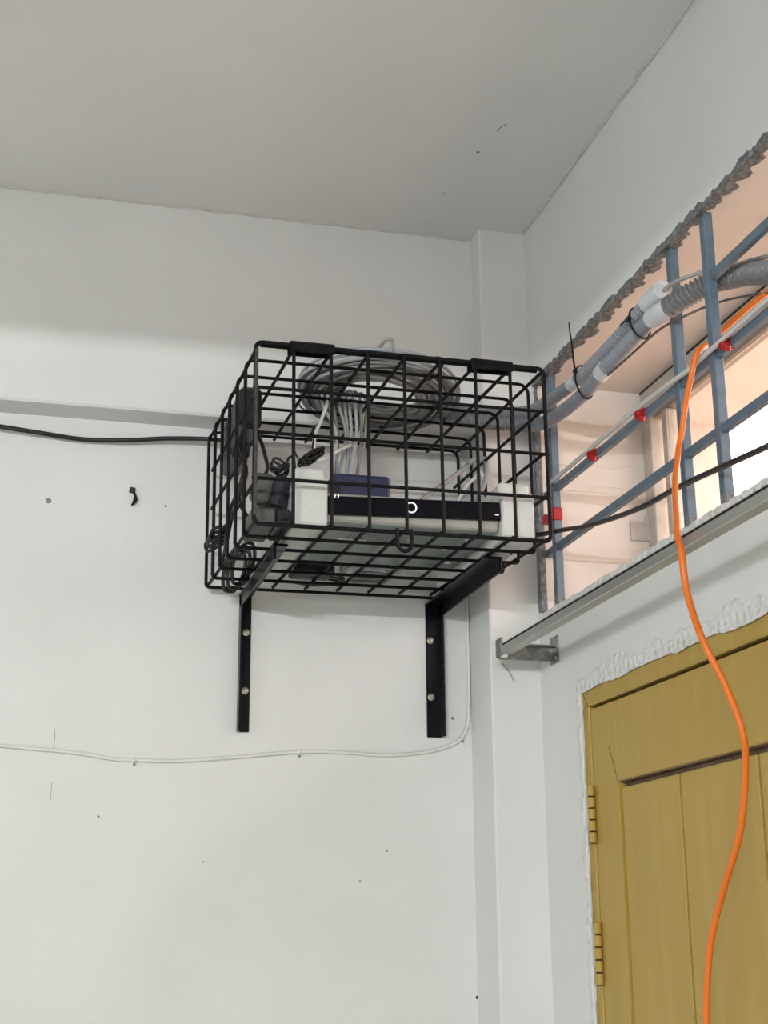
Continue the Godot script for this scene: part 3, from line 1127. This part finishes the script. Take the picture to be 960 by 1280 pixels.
	tube(st, [V(0.829, 2.475, -1.775), V(0.827, 2.475, -1.80)], 0.0014, 6)
	put(st, "tie_head", M.tie, t)


func build_rail() -> void:
	var r := thing("curtain_rail", "pale grey metal curtain rail on a wall bracket above the olive door", "curtain rail", V(0.766, 2.056, -2.19))
	var st := begin()
	var L := 1.5
	box(st, V(0, -0.001, L / 2 + 0.005), V(0.019, 0.018, L), 0.0015)
	put(st, "track", M.rail, r)
	st = begin()      # the running slot
	box(st, V(-0.0092, 0.0045, L / 2 + 0.005), V(0.0012, 0.003, L - 0.002), 0.0002)
	put(st, "slot", M.gap, r)
	for z in [0.0, 1.42]:
		st = begin()
		box(st, V(-0.0105, 0.002, z - 0.001), V(0.003, 0.031, 0.028), 0.0008)
		box(st, V(0.0385, -0.004, z - 0.006), V(0.097, 0.026, 0.003), 0.0008)
		box(st, V(0.0385, 0.008, z - 0.0), V(0.097, 0.003, 0.014), 0.0008)
		put(st, "bracket_arm", M.steel, r)
		st = begin()
		box(st, V(0.0865, 0.002, z), V(0.003, 0.046, 0.034), 0.0008)
		put(st, "wall_plate", M.steel, r)
		st = begin()
		box(st, V(-0.0035, -0.010, z + 0.002), V(0.012, 0.010, 0.012), 0.002)
		put(st, "end_stop", M.label, r)
		for y in [0.014, -0.012]:
			st = begin()
			lathe(st, V(0.085, y, z + 0.008), V(-1, 0, 0), [Vector2(0, 0.0035), Vector2(0.0015, 0.003), Vector2(0.002, 0)], 10)
			put(st, "screw", M.bolt, r)


func build_cables() -> void:
	var st := begin()
	tube(st, smooth([V(0.94, 2.405, -1.36), V(0.925, 2.408, -1.444), V(0.910, 2.408, -1.518), V(0.897, 2.397, -1.612), V(0.886, 2.384, -1.638), V(0.871, 2.3715, -1.622), V(0.858, 2.3625, -1.612), V(0.848, 2.350, -1.610), V(0.843, 2.322, -1.619), V(0.840, 2.290, -1.634), V(0.837, 2.2518, -1.6465), V(0.830, 2.226, -1.645), V(0.798, 2.160, -1.598), V(0.760, 2.090, -1.524), V(0.7475, 2.060, -1.500), V(0.741, 2.035, -1.480), V(0.745, 1.987, -1.481), V(0.770, 1.934, -1.499), V(0.790, 1.875, -1.487), V(0.800, 1.823, -1.476), V(0.810, 1.784, -1.494), V(0.815, 1.715, -1.528), V(0.818, 1.654, -1.583), V(0.820, 1.599, -1.627), V(0.820, 1.544, -1.648), V(0.820, 1.489, -1.657), V(0.82, 1.40, -1.65), V(0.815, 1.2, -1.6), V(0.81, 0.9, -1.57), V(0.80, 0.5, -1.55), V(0.79, 0.1, -1.54), V(0.76, 0.006, -1.50), V(0.70, 0.005, -1.4)], 8), 0.0042, 10)
	solo(st, "orange_cable", M.orange, "bright orange cable hanging from the window grille down the olive door", "cable")
	st = begin()
	tube(st, smooth([V(0.745, 2.212, -2.255), V(0.757, 2.230, -2.205), V(0.795, 2.244, -2.165), V(0.826, 2.246, -2.145), V(0.844, 2.244, -2.11), V(0.846, 2.222, -2.006), V(0.848, 2.195, -1.815), V(0.848, 2.187, -1.684), V(0.848, 2.175, -1.558), V(0.848, 2.164, -1.447), V(0.848, 2.155, -1.322), V(0.848, 2.15, -1.1), V(0.848, 2.152, -0.8), V(0.848, 2.15, -0.4), V(0.848, 2.16, 0.3)], 8), 0.0041, 8)
	solo(st, "black_cable", M.black_cable, "black cable running right from the cage along the window bars", "cable")
	st = begin()
	tube(st, smooth([V(-2.0, 2.42, -2.37), V(-1.2, 2.44, -2.37), V(-0.5, 2.455, -2.365), V(-0.2, 2.449, -2.363), V(-0.071, 2.439, -2.362), V(-0.005, 2.434, -2.365), V(0.070, 2.430, -2.370), V(0.145, 2.433, -2.365), V(0.213, 2.440, -2.360), V(0.285, 2.441, -2.350), V(0.312, 2.432, -2.330), V(0.318, 2.42, -2.30)], 8), 0.0042, 8)
	solo(st, "black_cable", M.black_cable, "black cable running left from the cage across the white wall", "cable")
	st = begin()
	tube(st, smooth([V(-2.2, 1.91, -2.377), V(-0.6, 1.915, -2.377), V(-0.2, 1.908, -2.377), V(-0.071, 1.902, -2.377), V(-0.034, 1.900, -2.377), V(0.042, 1.895, -2.377), V(0.106, 1.889, -2.377), V(0.145, 1.883, -2.377), V(0.180, 1.882, -2.377), V(0.249, 1.882, -2.377), V(0.343, 1.890, -2.377), V(0.455, 1.902, -2.377), V(0.535, 1.903, -2.377), V(0.605, 1.900, -2.377), V(0.677, 1.907, -2.377), V(0.720, 1.918, -2.377), V(0.745, 1.933, -2.377), V(0.757, 1.958, -2.377), V(0.7605, 2.008, -2.377), V(0.761, 2.109, -2.377), V(0.7605, 2.24, -2.377), V(0.752, 2.30, -2.37), V(0.735, 2.34, -2.34)], 7), 0.0031, 8)
	solo(st, "wall_cable", M.white_cable, "white cable clipped along the wall below the brackets, turning up at the pier", "cable")
	# exposed orange core where its sheath is scraped
	var clips := [V(0.180, 1.882, BACK), V(0.456, 1.902, BACK), V(0.746, 1.935, BACK)]
	var say := ["leftmost small white nail clip on the wall cable", "small white nail clip on the wall cable between the two brackets", "small white nail clip on the wall cable beside the pier"]
	for k in 3:
		var c := thing("cable_clip", say[k], "cable clip", clips[k], "nail clips on the white wall cable")
		st = begin()
		box(st, V(0, 0, 0.004), V(0.006, 0.009, 0.008), 0.0015)
		put(st, "saddle", M.white_cable, c)
		st = begin()
		lathe(st, V(0.001, -0.0075, 0.0), V(0, 0, 1), [Vector2(0, 0.0015), Vector2(0.004, 0.0015), Vector2(0.004, 0.0022), Vector2(0.0048, 0.0022), Vector2(0.005, 0)], 10)
		put(st, "nail", M.mark, c)
	# pale cable taped along the middle rail of the grille
	st = begin()
	tube(st, smooth([V(0.857, 2.352, -2.205), V(0.857, 2.351, -2.1), V(0.857, 2.352, -1.996), V(0.857, 2.353, -1.9), V(0.856, 2.352, -1.810), V(0.856, 2.349, -1.715), V(0.857, 2.347, -1.651), V(0.857, 2.349, -1.545), V(0.857, 2.351, -1.429), V(0.857, 2.35, -1.2), V(0.857, 2.35, -0.8), V(0.857, 2.35, -0.52)], 8), 0.0036, 8)
	solo(st, "taped_cable", M.taped, "pale cable taped along the middle rail of the blue-grey grille", "cable")
	var z := [-2.014, -1.826, -1.556]
	var where := ["red tape wrap on the middle grille rail nearest the pier", "red tape wrap on the middle grille rail left of the orange cable", "red tape wrap on the middle grille rail right of the orange cable"]
	for k in 3:
		st = begin()
		box(st, V(0.8655, 2.3465, z[k]), V(0.021, 0.0175, 0.015), 0.003, Basis(Vector3.RIGHT, 0.12 * (k - 1)))
		box(st, V(0.861, 2.337, z[k] + 0.007), V(0.009, 0.010, 0.009), 0.002, Basis(Vector3.RIGHT, 0.5))
		solo(st, "red_tape", M.red, where[k], "tape", "red tape wraps on the window grille")
	st = begin()
	box(st, V(0.87, 2.298, -2.2), V(0.0175, 0.024, 0.0180), 0.002)
	box(st, V(0.857, 2.292, -2.213), V(0.012, 0.016, 0.014), 0.001)
	solo(st, "red_tape", M.red, "red tape wrap on the upright grille bar beside the cage", "tape", "red tape wraps on the window grille")
	# black cords in the left end of the cage
	var cords := [
		[V(0.325, 2.385, -2.12), V(0.335, 2.357, -2.100), V(0.340, 2.324, -2.080), V(0.341, 2.297, -2.060), V(0.334, 2.275, -2.040), V(0.335, 2.248, -2.030)],
		[V(0.325, 2.39, -2.2), V(0.327, 2.356, -2.200), V(0.318, 2.307, -2.200), V(0.306, 2.271, -2.220), V(0.302, 2.215, -2.225), V(0.306, 2.185, -2.20), V(0.318, 2.183, -2.16), V(0.328, 2.186, -2.13)],
		[V(0.314, 2.385, -2.16), V(0.313, 2.362, -2.160), V(0.320, 2.315, -2.140), V(0.311, 2.277, -2.140), V(0.302, 2.246, -2.160), V(0.300, 2.215, -2.200), V(0.301, 2.195, -2.26)],
		[V(0.315, 2.30, -2.1), V(0.309, 2.288, -2.100), V(0.304, 2.255, -2.100), V(0.313, 2.224, -2.080), V(0.319, 2.203, -2.060)],
		[V(0.322, 2.38, -2.26), V(0.318, 2.33, -2.24), V(0.326, 2.27, -2.2), V(0.335, 2.23, -2.16), V(0.334, 2.20, -2.12)],
	]
	for k in cords.size():
		st = begin()
		tube(st, smooth(cords[k], 7), 0.0032, 7)
		var owner_of := get_node("power_adapter_001" if k == 3 else "power_supply")
		var cord := put(st, "cord", M.black_cable, owner_of)
		cord.position = -owner_of.position
	var tl := thing("cord_loop", "looped black cords poking out of the lower left side of the cage", "cord")
	for k in 3:
		st = begin()
		var o := V(0.0, 0.006 * k, 0.008 * k)
		tube(st, smooth([V(0.302, 2.236, -2.250) + o, V(0.286, 2.238, -2.265) + o, V(0.275 + 0.003 * k, 2.229, -2.276) + o, V(0.279, 2.218, -2.278) + o, V(0.292, 2.222, -2.265) + o, V(0.304, 2.228, -2.250) + o], 6, true), 0.003, 7, true)
		put(st, "loop", M.black_cable, tl)
	tl = thing("cord_loop", "looped black cords hanging at the lower left corner of the cage floor", "cord")
	for k in 3:
		st = begin()
		var o := V(0.006 * k, 0.004 * k, 0.010 * k)
		tube(st, smooth([V(0.309, 2.187, -2.15) + o, V(0.304, 2.184, -2.245) + o, V(0.312, 2.160, -2.305) + o, V(0.330, 2.160, -2.31) + o, V(0.338, 2.184, -2.257) + o, V(0.320, 2.187, -2.155) + o], 6, true), 0.0032, 7, true)
		put(st, "loop", M.black_cable, tl)


func build_marks() -> void:
	var st: SurfaceTool
	var wb: Node = get_node("wall_back")
	var dots := [[0.017, 2.318, 0.005], [0.128, 1.790, 0.0022], [0.563, 1.690, 0.002], [0.731, 1.968, 0.003], [0.30, 1.72, 0.0015], [0.61, 1.74, 0.0018], [0.47, 1.80, 0.0014]]
	for d in dots:
		st = begin()
		lathe(st, V(d[0], d[1], BACK), V(0, 0, 1), [Vector2(0, d[2]), Vector2(0.0004, d[2] * 0.9), Vector2(0.0005, 0)], 10)
		put(st, "wall_mark", M.mark, wb)
	st = begin()
	lathe(st, V(0.216, 2.322, BACK), V(0, 0, 1), [Vector2(0, 0.002), Vector2(0.0006, 0.002), Vector2(0.0006, 0)], 10)
	lathe(st, V(0.764, 1.503, BACK), V(0, 0, 1), [Vector2(0, 0.003), Vector2(0.0006, 0.003), Vector2(0.0006, 0)], 10)
	put(st, "wall_mark", M.brown, wb)
	st = begin()
	tube(st, [V(0.050, 1.930, BACK), V(0.051, 1.915, BACK), V(0.0505, 1.899, BACK)], 0.0006, 5)
	tube(st, [V(0.051, 1.845, BACK), V(0.0505, 1.815, BACK)], 0.0004, 5)
	put(st, "wall_scratch", M.mark, wb)
	# a broken fixing plug with a bent stub
	var p := thing("wall_plug", "broken brown wall plug with a bent stub in the white wall left of the cage", "wall plug", V(0.157, 2.346, BACK))
	st = begin()
	box(st, V(0, 0, 0.003), V(0.010, 0.010, 0.007), 0.0015, Basis(Vector3.BACK, -0.15))
	put(st, "plug", M.brown, p)
	st = begin()
	tube(st, smooth([V(0.002, -0.004, 0.005), V(0.005, -0.010, 0.006), V(0.0062, -0.017, 0.006), V(0.003, -0.024, 0.005), V(0.0, -0.028, 0.004)], 4), [0.002, 0.0021, 0.0022, 0.0022, 0.0023, 0.0026, 0.003, 0.0036, 0.0039, 0.0038, 0.0034, 0.003, 0.0026, 0.0022, 0.002, 0.0018, 0.0015], 7)
	put(st, "stub", M.gap, p)
	# marks on the ceiling
	var ce: Node = get_node("ceiling")
	st = begin()
	tube(st, [V(0.690, CEIL, -1.935), V(0.693, CEIL, -1.920), V(0.699, CEIL, -1.910)], 0.0009, 5)
	lathe(st, V(0.680, CEIL, -2.004), V(0, -1, 0), [Vector2(0, 0.003), Vector2(0.0004, 0.0028), Vector2(0.0004, 0)], 9)
	lathe(st, V(0.690, CEIL, -2.13), V(0, -1, 0), [Vector2(0, 0.002), Vector2(0.0004, 0.0018), Vector2(0.0004, 0)], 9)
	lathe(st, V(0.665, CEIL, -2.15), V(0, -1, 0), [Vector2(0, 0.0018), Vector2(0.0004, 0.0018), Vector2(0.0004, 0)], 9)
	put(st, "ceiling_mark", M.mark, ce)
	# a loose hair of thread on the pier
	st = begin()
	tube(st, smooth([V(0.784, 2.048, PIER + 0.001), V(0.793, 2.037, PIER + 0.002), V(0.801, 2.026, PIER + 0.001), V(0.806, 2.014, PIER + 0.001)], 4), 0.0007, 5)
	put(st, "thread", M.mark, get_node("trim_2"))
